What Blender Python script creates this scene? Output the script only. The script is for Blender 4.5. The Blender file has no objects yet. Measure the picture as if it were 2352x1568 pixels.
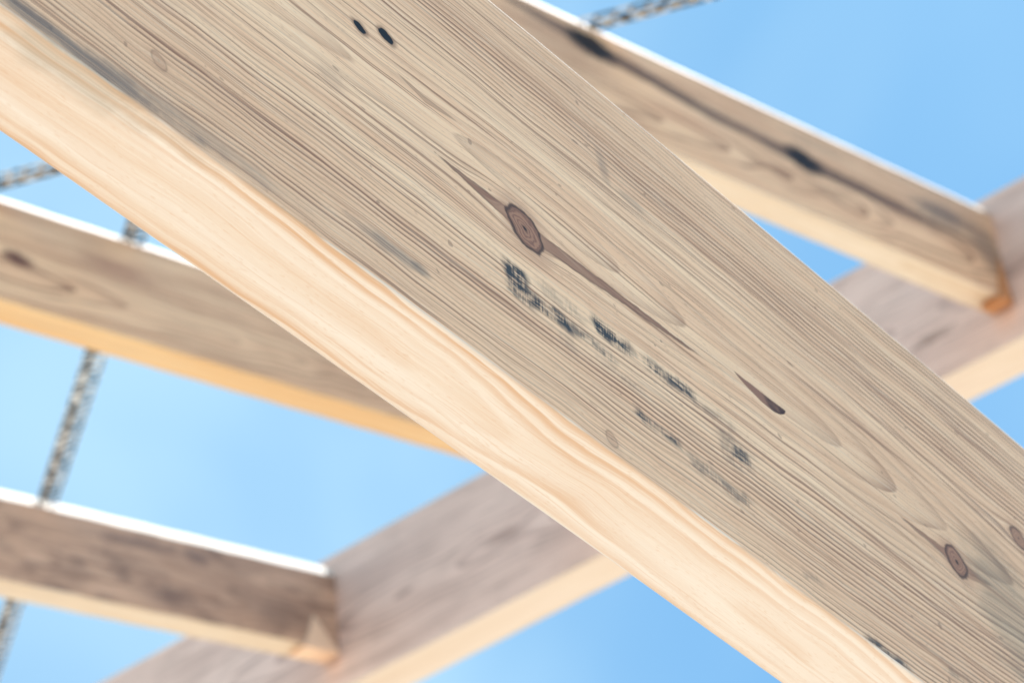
import bpy, math, random
from mathutils import Vector, Matrix
random.seed(4)
UP0=1.6   # eye height of the photographer above the ground
sc=bpy.context.scene
sc.view_settings.view_transform='Standard'; sc.view_settings.look='None'; sc.view_settings.exposure=0

# ------------------------------------------------------------------ node helper
class X:
    def __init__(s,g,v): s.g=g; s.v=v
    def __add__(a,b): return a.g.m('ADD',a,b)
    __radd__=__add__
    def __sub__(a,b): return a.g.m('SUBTRACT',a,b)
    def __rsub__(a,b): return a.g.m('SUBTRACT',b,a)
    def __mul__(a,b): return a.g.m('MULTIPLY',a,b)
    __rmul__=__mul__
    def __truediv__(a,b): return a.g.m('DIVIDE',a,b)
    def __pow__(a,b): return a.g.m('POWER',a,b)
    def abs(a): return a.g.m('ABSOLUTE',a)
    def sqrt(a): return a.g.m('SQRT',a)
    def fract(a): return a.g.m('FRACT',a)
    def sin(a): return a.g.m('SINE',a)
    def max(a,b): return a.g.m('MAXIMUM',a,b)
    def min(a,b): return a.g.m('MINIMUM',a,b)
class G:
    def __init__(s,nt): s.nt=nt
    def put(s,inp,v):
        if isinstance(v,X): v=v.v
        if hasattr(v,'is_output'): s.nt.links.new(v,inp)
        else: inp.default_value=v
    def m(s,op,*a):
        n=s.nt.nodes.new('ShaderNodeMath'); n.operation=op
        for i,v in enumerate(a): s.put(n.inputs[i],v)
        return X(s,n.outputs[0])
    def ss(s,v,a,b,lo=0.,hi=1.):
        n=s.nt.nodes.new('ShaderNodeMapRange'); n.interpolation_type='SMOOTHSTEP'
        s.put(n.inputs[0],v); 
        for i,k in enumerate((a,b,lo,hi)): s.put(n.inputs[i+1],k)
        return X(s,n.outputs[0])
    def vec(s,x,y,z=0.):
        n=s.nt.nodes.new('ShaderNodeCombineXYZ')
        for i,k in enumerate((x,y,z)): s.put(n.inputs[i],k)
        return n.outputs[0]
    def noise(s,x,y,z=0.,detail=2.,rough=.5,dist=0.):
        n=s.nt.nodes.new('ShaderNodeTexNoise'); n.inputs['Scale'].default_value=1
        n.inputs['Detail'].default_value=detail; n.inputs['Roughness'].default_value=rough; n.inputs['Distortion'].default_value=dist
        s.nt.links.new(s.vec(x,y,z),n.inputs['Vector']); return X(s,n.outputs['Fac'])
    def mix(s,a,b,f,blend='MIX'):
        n=s.nt.nodes.new('ShaderNodeMix'); n.data_type='RGBA'; n.blend_type=blend; n.clamp_factor=True
        s.put(n.inputs[0],f); 
        for i,c in ((6,a),(7,b)):
            if isinstance(c,tuple): n.inputs[i].default_value=(*c,1) if len(c)==3 else c
            else: s.nt.links.new(c,n.inputs[i])
        return n.outputs[2]

def new_mat(name):
    m=bpy.data.materials.new(name); m.use_nodes=True
    nt=m.node_tree; b=nt.nodes['Principled BSDF']
    b.inputs['Roughness'].default_value=.62
    b.inputs['Specular IOR Level'].default_value=.3
    return m,G(nt),b

def wood(name,face='side',light=(.95,.67,.44),tan=(.79,.50,.32),line=(.31,.165,.105),
         y0=105.,D0=38.,slope=.1,period=2.5,contrast=.6,seed=0.,knots=(),holes=(),scars=(),smears=(),inks=(),streak=(),
         warp=3.,soft=False,blotch=0.,far=True):
    m,g,b=new_mat(name); nt=g.nt
    tc=nt.nodes.new('ShaderNodeTexCoord'); sp=nt.nodes.new('ShaderNodeSeparateXYZ'); nt.links.new(tc.outputs['Object'],sp.inputs[0])
    x=X(g,sp.outputs[0])*1000.; yy=X(g,sp.outputs[1])*1000.; zz=X(g,sp.outputs[2]).abs()*1000.
    y = yy if face=='side' else zz
    o=seed*37.7
    y1=y+(g.noise(x/130.,y/45.,o,1.)-.5)*(warp*2.)
    if not far: y1=y1+(g.noise(x/32.,y/14.,o+5,1.)-.5)*(warp*.45)
    for (cx,cy,r,*rest) in knots:
        k=rest[0] if rest else 1.
        dx=(x-cx)/2.6; dy=y-cy
        rho=dx*dx+dy*dy+(.45*r*r)
        y1=y1-dy*(r*r*.8*k)/rho
    # growth rings cut by the saw: distance from a drifting pith
    D=(x+600.)*slope+D0+(g.noise(x/170.,o+9.,0.,0.)-.5)*14.
    dy=y1-y0
    ph=(dy*dy+D*D).sqrt()/period
    fr=ph.fract()
    if soft: ring=g.ss(fr,.1,.8)*(1.-g.ss(fr,.84,1.))
    else: ring=(fr**3.2)*(1.-g.ss(fr,.94,1.))*1.9
    amp=g.noise(ph*.31,x/900.,o+3.,1.)
    amp=g.ss(amp,.36,.62,.2,1.)*g.noise(x/90.,y1/9.,o+4.,1.)*1.9
    fine=g.noise(x/80.,y1/.7,o+6.,2.,.6)
    broad=g.noise(x/420.,y1/11.,o+7.,2.)
    c=g.mix(light,tan,g.ss(broad,.32,.68))
    if not soft:
        huge=g.noise(x/240.,y/75.,o+11.,1.)
        c=g.mix(c,tuple(k*.84 for k in tan),g.ss(huge,.45,.75)*.6)
        if not far: c=g.mix(c,tuple(k*.92 for k in tan),g.ss((y-104.).abs(),18.,85.)*.45)
    c=g.mix(c,line,ring*amp*contrast)
    c=g.mix(c,line,g.ss(fine,.52,.74)*(.42*contrast))
    if not far:
        fine2=g.noise(x/26.,y1/.55,o+8.,1.,.6)
        c=g.mix(c,(1.,.83,.64) if not soft else (.80,.74,.68),g.ss(fine2,.52,.72)*.34)
        rare=g.noise(x/150.,y1/1.5,o+21.,1.)
        c=g.mix(c,line,g.ss(rare,.62,.70)*(.18 if soft else .7))
        pores=g.noise(x/3.2,y/.6,o+20.,0.)
        c=g.mix(c,line,g.ss(pores,.66,.85)*.3)
        if not soft:     # a few pin knots and dents
            spk=g.noise(x/6.,y/3.5,o+40.,0.)
            c=g.mix(c,(.24,.14,.10),g.ss(spk,.815,.85)*.5)
    if blotch:
        bl=g.noise(x/110.,y/38.,o+12.,3.,.6)
        c=g.mix(c,(.17,.105,.085),g.ss(bl,.45,.75)*blotch)
    wob=(g.noise(x/7.,y/5.,o+13.,2.)-.5)
    # pitch streaks (tapered dark heartwood trails)
    for (xa,xc,xb,ya,yc,yb,w,col,op) in streak:
        tr=g.m('MINIMUM',g.m('MAXIMUM',(x-xc)/(xb-xc),0.),1.)
        left=g.m('MINIMUM',g.m('MAXIMUM',(xc-x)/(xc-xa),0.),1.)
        wid=(1.-left.max(tr))**.9*w
        yc_=left*(ya-yc)+tr*(yb-yc)+yc
        d=(y-yc_+wob*(w*.5)).abs()
        inside=g.ss(wid-d,0.,w*.12+.12)
        rim=g.ss(wid-d,-.5,0.)*(1.-g.ss(wid-d,0.,w*.3+.3))
        c=g.mix(c,col,inside*op*(g.ss(fine,.2,.7)*.3+.7))
        c=g.mix(c,tuple(k*.45 for k in col),rim*op*.7*g.ss(wid,0.05,.6))
    for (cx,cy,r,*rest) in knots:
        op=rest[1] if len(rest)>1 else 1.
        dx=(x-cx)/1.05; dyk=y-cy
        rr=(dx*dx+dyk*dyk).sqrt()+wob*(r*.5)
        core=1.-g.ss(rr,r*.92,r*1.02)
        rings=((rr*(6.283*4.2/r)+wob*6.).sin()*.5+.5)**2.
        kc=g.mix((.40,.215,.14),(.18,.085,.06),rings*.7)
        kc=g.mix(kc,(.04,.022,.018),1.-g.ss(rr,r*.05,r*.22))
        halo=1.-g.ss(rr,r*.9,r*2.1)
        c=g.mix(c,(.44,.25,.165),halo*.5*op)
        c=g.mix(c,kc,core*op)
        edge=g.ss(rr,r*.76,r*.95)*(1.-g.ss(rr,r*1.,r*1.16))
        c=g.mix(c,(.075,.04,.03),edge*.9*op)
    for (cx,cy,rx,ry) in holes:
        dx=(x-cx)/rx; dyk=(y-cy)/ry
        rr=(dx*dx+dyk*dyk).sqrt()+wob*1.4
        c=g.mix(c,(.25,.14,.09),(1.-g.ss(rr,.95,1.9))*.7)
        c=g.mix(c,(.012,.011,.013),1.-g.ss(rr,.82,1.02))
    for (xa,xb,yc,h) in scars:     # half-moon bark pockets, flat side up
        u=(x-xa)/(xb-xa)
        hh=g.m('MAXIMUM',u*(1.-u)*4.,0.)**.7*h*(u*.6+.6)
        d=y-yc+wob*.9
        ins=g.ss(d+hh,0.,.6)*(1.-g.ss(d,0.,.7))*g.ss(hh,.05,.4)
        c=g.mix(c,g.mix((.30,.16,.11),(.06,.03,.025),g.ss(u+wob,.45,1.)),ins)
    if smears:
        sn=(g.noise(x/14.,y/9.,o+15.,3.,.6)-.5)*1.1; sf=g.ss(fine,.25,.65)*.6+.4
    for (cx,cy,rx,ry,col,op) in smears:
        dx=(x-cx)/rx; dyk=(y-cy)/ry
        rr=(dx*dx+dyk*dyk).sqrt()+sn
        c=g.mix(c,col,(1.-g.ss(rr,.3,1.15))*op*sf)
    if inks:
        hatch=g.noise((x-y*.3)/.8,y/10.,o+16.,0.)
        hatch2=g.noise(x/14.,y1/.7,o+17.,1.)
        blob=g.noise(x/9.,y/6.,o+18.,2.,.6)
        cov=g.ss(hatch*.42+hatch2*.8+blob*1.4,1.08,1.46)
        tot=None
        for (xa,xb,ya,yb,op) in inks:
            e=wob*12.
            bx=g.ss(x+e,xa-4.,xa+3.)*(1.-g.ss(x+e,xb-5.,xb+5.))*g.ss(y+e*.5,ya-2.,ya+2.)*(1.-g.ss(y+e*.5,yb-3.,yb+2.))*op
            tot=bx if tot is None else tot.max(bx)
        c=g.mix(c,(.05,.052,.058),tot*(cov*.85+.2))
    nt.links.new(c,b.inputs['Base Color'])
    if not far:
        bp=nt.nodes.new('ShaderNodeBump'); bp.inputs['Strength'].default_value=.3; bp.inputs['Distance'].default_value=.0005
        g.put(bp.inputs['Height'],g.noise(x/60.,y/.9,o+30.,1.)); nt.links.new(bp.outputs[0],b.inputs['Normal'])
    return m

# ------------------------------------------------------------------ beams
def nrm(v): return Vector(v).normalized()
def frame(d):
    d=nrm(d); n=d.cross(Vector((0,0,1))).normalized()
    if n.y<0: n=-n
    s=n.cross(d).normalized()
    if s.z<0: s=-s
    return d,n,s
def beam(name,O,d,H,T,x0,x1,mats,segs=60,r=.0015,chamfer=None,bow=None,rough=.0003,cut=None):
    """O: point on lower arris of the visible face. local X along, Y up the depth, Z through the thickness."""
    d,n,s=frame(d); zl=d.cross(s); sg=1. if zl.dot(n)>0 else -1.
    M=Matrix((( d.x,s.x,zl.x,O[0]),(d.y,s.y,zl.y,O[1]),(d.z,s.z,zl.z,O[2]),(0,0,0,1)))
    prof=[]
    def corner(cy,cw,rad,a0):
        k=3
        for i in range(k+1):
            a=a0+math.pi/2*i/k
            prof.append((cy+rad*math.sin(a),cw-rad*math.cos(a)))
    if chamfer:   # steep arris shaped to catch sun; its pale colour paints the sunlit rim
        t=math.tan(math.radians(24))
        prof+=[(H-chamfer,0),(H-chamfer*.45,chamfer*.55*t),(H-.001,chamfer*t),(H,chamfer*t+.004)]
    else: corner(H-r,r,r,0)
    corner(H-r,T-r,r,math.pi/2)
    corner(r,T-r,r,math.pi)
    corner(r,r,r,math.pi*1.5)
    K=len(prof); vs=[];fs=[];mi=[]
    ph=[random.uniform(0,6.28) for _ in range(12)]
    for i in range(segs+1):
        x=x0+(x1-x0)*i/segs
        by=bow(x) if bow else 0
        for j,(yy,w) in enumerate(prof):
            q=j//4
            dy=rough*(math.sin(x*38+ph[q])+.6*math.sin(x*97+ph[q+4])+.4*math.sin(x*261+ph[q+8]))
            p=[x,yy+by+dy,(w+dy*.5)*sg]
            if i==segs and cut:
                pw=M@Vector(p); t=(cut[0]-pw).dot(cut[1])/d.dot(cut[1]); p[0]+=t
            vs.append(p)
    for i in range(segs):
        for j in range(K):
            a=i*K+j; b_=i*K+(j+1)%K
            fs.append((a,b_,b_+K,a+K)); 
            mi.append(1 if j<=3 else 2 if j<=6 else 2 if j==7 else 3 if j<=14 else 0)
    fs.append(tuple(range(K))); mi.append(0); fs.append(tuple(segs*K+j for j in range(K))); mi.append(0)
    me=bpy.data.meshes.new(name); me.from_pydata(vs,[],fs)
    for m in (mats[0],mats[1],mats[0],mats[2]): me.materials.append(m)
    for p,k in zip(me.polygons,mi): p.material_index=k
    import bmesh
    bm=bmesh.new(); bm.from_mesh(me); bmesh.ops.recalc_face_normals(bm,faces=bm.faces); bm.to_mesh(me); bm.free()
    ob=bpy.data.objects.new(name,me); sc.collection.objects.link(ob); ob.matrix_world=M
    return ob,d,n,s,M

top_m=wood('sunlit_rim_top',light=(.90,.83,.75),tan=(.84,.74,.63),contrast=.15,seed=9)  # paler than the sides: sunlit rim put into the top-edge colour

# ---- main (nearest) rafter
RED=(.27,.135,.09)
main_side=wood('pine_side_main',seed=1,y0=108.,D0=30.,slope=.035,period=2.7,warp=3.4,contrast=1.35,far=False,
  light=(1.,.715,.48),tan=(.88,.57,.365),
  knots=[(-590,89,9.6,1.,1.),(-298,92,7.4,1.,.95),(-227,141,5.5,1.,.8),(-802,29,3.6,.5,.3),(-564,8,3.4,.2,.3)],
  holes=[(-674,131,3.2,2.5),(-657,138,3.9,2.9)],
  scars=[(-453,-418,102,6.5)],
  streak=[(-642,-590,-474,93,89,95.5,4.0,RED,.92),(-343,-298,-268,93,92,94,2.8,RED,.8),(-657,-640,-618,122,119,121,1.4,(.40,.23,.15),.6)],
  smears=[(-845,4,75,6,(.12,.11,.115),.85),(-790,9,60,5,(.22,.18,.16),.5),(-687,22,22,4.5,(.14,.14,.14),.65),
          (-262,85,34,46,(.26,.215,.16),.6),(-517,165,5,9,(.27,.2,.16),.6),(-860,70,90,26,(.46,.28,.21),.6),
          (-668,23,7,4,(.11,.11,.11),.6),(-385,1,18,3,(.07,.07,.07),.7),(-700,90,12,6,(.42,.28,.2),.4),(-500,158,12,4,(.3,.24,.19),.4)],
  inks=[(-611,-597,47,64,1.),(-599,-572,49,57,1.),(-574,-548,51,57,.7),(-590,-562,60,67,.3),
        (-556,-533,62,70,1.),(-523,-509,63,70,1.),(-509,-490,64,71,.95),(-488,-466,64,70,.35),
        (-541,-513,31,36,.95),(-474,-459,50,60,.9),(-507,-470,27,34,.6),(-560,-530,46,50,.3),(-480,-470,44,66,.35),
        (-402,-374,0,5,.9),(-440,-428,12,17,.3),(-340,-300,18,24,.4),(-582,-575,38,48,.25)])
main_under=wood('pine_underside_main','under',seed=2,light=(.76,.69,.635),tan=(.72,.605,.515),line=(.62,.41,.27),far=False,
  y0=20.,D0=13.,slope=.012,period=3.3,contrast=1.0,warp=6.,soft=True,
  smears=[(-846,4,46,9,(.36,.31,.25),.6),(-800,3,30,3,(.4,.3,.22),.4)])
MP=(.33463,1.52753,1.23647+UP0)
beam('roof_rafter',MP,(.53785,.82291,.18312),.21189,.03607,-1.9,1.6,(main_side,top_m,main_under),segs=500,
     r=.0013,bow=lambda x:.0012-.022*(x+.53)**2 if -1.3<x<.2 else .0012-.022*(.593 if x<0 else .533),rough=.00024)

# ---- jack rafters running up to the hip
E1=Vector((.78173,4.75441,5.55832+UP0)); v=Vector((-.5737,.55448,.23887)); dj=(.48999,.72562,.4831)
dh,nh,sh=frame(v)
_,nj,sj=frame(dj); Hj=.195;Tj=.0465
cutp=(E1-nh*.002,nh)
def under_j(s,warm): 
    L,T_=((.78,.53,.29),(.72,.44,.21)) if warm else ((.76,.64,.52),(.72,.565,.42))
    return wood('pine_underside_%d'%s,'under',seed=s,light=L,tan=T_,line=(.5,.32,.18),y0=22.,D0=10.,slope=.01,period=5.,contrast=.4,warp=4.,soft=True)
DK=(.085,.048,.04)
j1=wood('pine_side_a',seed=3,y0=60.,D0=60.,slope=.03,period=6.,contrast=.7,warp=5.,
   streak=[(-1600,-1320,-850,172,146,112,16.,DK,.9),(-950,-729,-60,112,106,92,15.,DK,.9),(-1150,-1000,-800,122,113,108,9.,(.2,.12,.09),.8)],
   smears=[(-235,128,130,26,(.10,.10,.11),.85),(-95,95,80,60,(.16,.13,.12),.75),(-1420,120,160,60,(.34,.21,.15),.5),(-650,150,150,14,(.27,.2,.16),.4),(-900,120,250,12,(.2,.12,.09),.7),(-400,95,250,14,(.2,.12,.09),.7),
   (-1325,148,75,26,(.015,.01,.01),2.),(-725,108,65,26,(.015,.01,.01),2.)])
j2=wood('pine_side_b',seed=4,y0=60.,D0=70.,slope=.03,period=6.,contrast=.75,warp=4.,
   smears=[(-1822,84,40,17,(.16,.07,.05),1.4),(-1562,123,110,24,(.44,.24,.17),.7),(-1780,70,50,6,(.40,.23,.16),.5)])
j3=wood('pine_side_c',seed=5,light=(.76,.50,.355),tan=(.57,.36,.255),y0=60.,D0=50.,slope=.03,period=6.,contrast=.6,warp=6.,blotch=.7,
   smears=[(-676,140,170,16,(.14,.09,.085),.7),(-480,138,50,20,(.12,.08,.08),.7),(-620,40,130,30,(.18,.11,.09),.6),(-250,60,150,40,(.18,.12,.1),.6),(-900,50,90,30,(.22,.14,.11),.6)])
ends=[(0,j1,11,.015,0),(1.0205,j2,12,.012,1),(2,j3,13,.026,0)]
for k,mt,us,ch,warm in ends:
    E=E1+v*k; O=E-sj*Hj
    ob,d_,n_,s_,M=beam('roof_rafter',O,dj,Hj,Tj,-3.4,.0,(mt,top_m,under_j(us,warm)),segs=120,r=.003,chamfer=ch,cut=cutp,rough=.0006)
    # split-off, fresh-coloured corner at the toe of the plumb-cut rafter, against the hip
    if k!=1.0205:
        tri=[(-.155,.066),(-.235,-.010),(-.120,-.010)] if k==2 else [(-.078,.082),(-.165,-.014),(-.122,-.014)]
        me=bpy.data.meshes.new('split_toe'); zs=1. if d_.cross(s_).dot(n_)>0 else -1.
        P=[(a,b_,(-.008 if q else -.004)*zs) for q,(a,b_) in enumerate(tri)]+[(a,b_,.03*zs) for a,b_ in tri]
        me.from_pydata(P,[],[(0,1,2),(5,4,3),(0,3,4,1),(1,4,5,2),(2,5,3,0)])
        wm,gg,bb=new_mat('fresh_split_wood_%d'%us)
        tcn=gg.nt.nodes.new('ShaderNodeTexCoord'); spn=gg.nt.nodes.new('ShaderNodeSeparateXYZ'); gg.nt.links.new(tcn.outputs['Object'],spn.inputs[0])
        fn=gg.noise(X(gg,spn.outputs[0])*60.,X(gg,spn.outputs[1])*300.,0.,2.)
        ca,cb=((.95,.70,.52),(.85,.57,.38)) if k==2 else ((.66,.32,.14),(.45,.20,.09))
        gg.nt.links.new(gg.mix(ca,cb,fn),bb.inputs['Base Color'])
        me.materials.append(wm)
        w=bpy.data.objects.new('split_toe',me); sc.collection.objects.link(w); w.parent=ob
# ---- hip rafter
hip_side=wood('hip_side',seed=6,light=(.94,.71,.61),tan=(.78,.565,.48),line=(.40,.26,.22),y0=150.,D0=80.,slope=.02,period=6.,contrast=.55,warp=5.,
   smears=[(1170,162,60,14,(.35,.22,.18),.8),(109,97,60,15,(.3,.19,.15),.9),(2150,90,60,14,(.3,.2,.16),.8)],blotch=.2)
hip_under=wood('hip_underside','under',seed=14,light=(.76,.65,.56),tan=(.72,.59,.48),line=(.56,.38,.26),y0=30.,D0=14.,slope=.01,period=7.,contrast=.3,warp=4.,soft=True)
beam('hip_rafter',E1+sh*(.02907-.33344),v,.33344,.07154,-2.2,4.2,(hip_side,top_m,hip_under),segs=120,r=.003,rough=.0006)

# ------------------------------------------------------------------ perforated steel strap laid over the rafters
sm,g,b=new_mat('galvanised_steel'); b.inputs['Metallic'].default_value=.1; b.inputs['Roughness'].default_value=.45
tc=g.nt.nodes.new('ShaderNodeTexCoord'); sp=g.nt.nodes.new('ShaderNodeSeparateXYZ'); g.nt.links.new(tc.outputs['Object'],sp.inputs[0])
nz=g.noise(X(g,sp.outputs[0])*48.,X(g,sp.outputs[1])*60.,0.,1.)
g.nt.links.new(g.mix((.02,.02,.024),(.72,.71,.70),g.ss(nz,.47,.58)),b.inputs['Base Color'])
pn=nrm(Vector(dj)).cross(nrm(v)); pn=pn if pn.z>0 else -pn
def strap(A,B,ea,eb,w=.042):
    A=Vector(A)+Vector((0,0,UP0)); B=Vector(B)+Vector((0,0,UP0))
    t=(B-A).normalized(); A=A-t*ea; B=B+t*eb; L=(B-A).length
    zt=pn; s=zt.cross(t).normalized(); zt=t.cross(s)
    cols=[0,.12,.42,.58,.88,1.]; cell=.012; nx=int(L/cell)
    vs=[];fs=[]
    for i in range(nx+1):
        for c in cols: vs.append((i*cell+(.003 if i%2 else -.003),(c-.5)*w,.0))
    for i in range(nx):
        for j in range(5):
            if (j==1 and i%2==0) or (j==3 and i%2==1): continue
            a=i*6+j; fs.append((a,a+6,a+7,a+1))
    me=bpy.data.meshes.new('perforated_metal_strap'); me.from_pydata(vs,[],fs); me.materials.append(sm)
    ob=bpy.data.objects.new('perforated_metal_strap',me); sc.collection.objects.link(ob)
    O=A+pn*.0045
    ob.matrix_world=Matrix(((t.x,s.x,zt.x,O.x),(t.y,s.y,zt.y,O.y),(t.z,s.z,zt.z,O.z),(0,0,0,1)))
    md=ob.modifiers.new('thick','SOLIDIFY'); md.thickness=.0015
strap((-.7063,3.9837,4.9122),(.158,3.8307,4.9433),1.2,1.6,.055)
strap((-.529,4.2463,5.0871),(-.7969,5.2248,5.6109),.6,1.5,.038)

# ------------------------------------------------------------------ ground
gm,g,b=new_mat('pale_sand'); b.inputs['Roughness'].default_value=.95
tc=g.nt.nodes.new('ShaderNodeTexCoord'); sp=g.nt.nodes.new('ShaderNodeSeparateXYZ'); g.nt.links.new(tc.outputs['Object'],sp.inputs[0])
gx=X(g,sp.outputs[0]);gy=X(g,sp.outputs[1])
n1=g.noise(gx*.6,gy*.6,0.,4.,.6); n2=g.noise(gx*30.,gy*30.,0.,2.,.6)
c=g.mix((.80,.66,.51),(.72,.585,.44),g.ss(n1,.35,.7)); c=g.mix(c,(.47,.39,.29),g.ss(n2,.6,.8)*.4)
g.nt.links.new(c,b.inputs['Base Color'])
me=bpy.data.meshes.new('ground'); me.from_pydata([(-2000,-2000,0),(2000,-2000,0),(2000,2000,0),(-2000,2000,0)],[],[(0,1,2,3)]); me.materials.append(gm)
sc.collection.objects.link(bpy.data.objects.new('ground',me))

# ------------------------------------------------------------------ sky + sun
EL=68
sun_dir=Vector((.5*math.cos(math.radians(EL)),.866*math.cos(math.radians(EL)),math.sin(math.radians(EL)))).normalized()
az=math.atan2(sun_dir.x,sun_dir.y)
w=bpy.data.worlds.new('World'); sc.world=w; w.use_nodes=True; nt=w.node_tree; bg=nt.nodes['Background']; g=G(nt)
sk=nt.nodes.new('ShaderNodeTexSky'); sk.sky_type='NISHITA'; sk.sun_disc=False
sk.sun_elevation=math.radians(EL); sk.sun_rotation=az
sk.air_density=1.; sk.dust_density=.3; sk.ozone_density=1.6
tc=nt.nodes.new('ShaderNodeTexCoord'); sp=nt.nodes.new('ShaderNodeSeparateXYZ'); nt.links.new(tc.outputs['Generated'],sp.inputs[0])
sx,sy,sz=(X(g,sp.outputs[i]) for i in range(3))
cl=g.noise(sx*7.,sy*7.+sx*5.,sz*5.,3.,.5,.4)
base=g.mix(sk.outputs[0],(.66,1.20,1.30),1.,'MULTIPLY')
haze=g.ss(sx*-1.,-.12,.08)*.55+g.ss(cl,.40,.72)*.4      # thin veil, thicker towards the west
c=g.mix(base,(3.6,5.7,7.4),haze)
nt.links.new(c,bg.inputs['Color']); bg.inputs['Strength'].default_value=.145
sl=bpy.data.lights.new('sun','SUN'); sl.energy=5.; sl.angle=math.radians(.5); sl.color=(1.,.95,.88)
so=bpy.data.objects.new('sun',sl); sc.collection.objects.link(so); so.rotation_euler=sun_dir.to_track_quat('Z','Y').to_euler(); so.location=(0,0,20)

# ------------------------------------------------------------------ camera
pitch,roll=.84464,-.10023
f=Vector((0,math.cos(pitch),math.sin(pitch)));u=Vector((0,-math.sin(pitch),math.cos(pitch)));r=Vector((1,0,0))
cr,sr=math.cos(roll),math.sin(roll); r2=cr*r+sr*u; u2=-sr*r+cr*u
cd=bpy.data.cameras.new('camera'); co=bpy.data.objects.new('camera',cd); sc.collection.objects.link(co); sc.camera=co
co.matrix_world=Matrix(((r2.x,u2.x,-f.x,0),(r2.y,u2.y,-f.y,0),(r2.z,u2.z,-f.z,UP0),(0,0,0,1)))
cd.lens=160.7; cd.sensor_width=36; cd.clip_end=6000; cd.clip_start=.05
cd.dof.use_dof=True; cd.dof.focus_distance=1.55; cd.dof.aperture_fstop=35
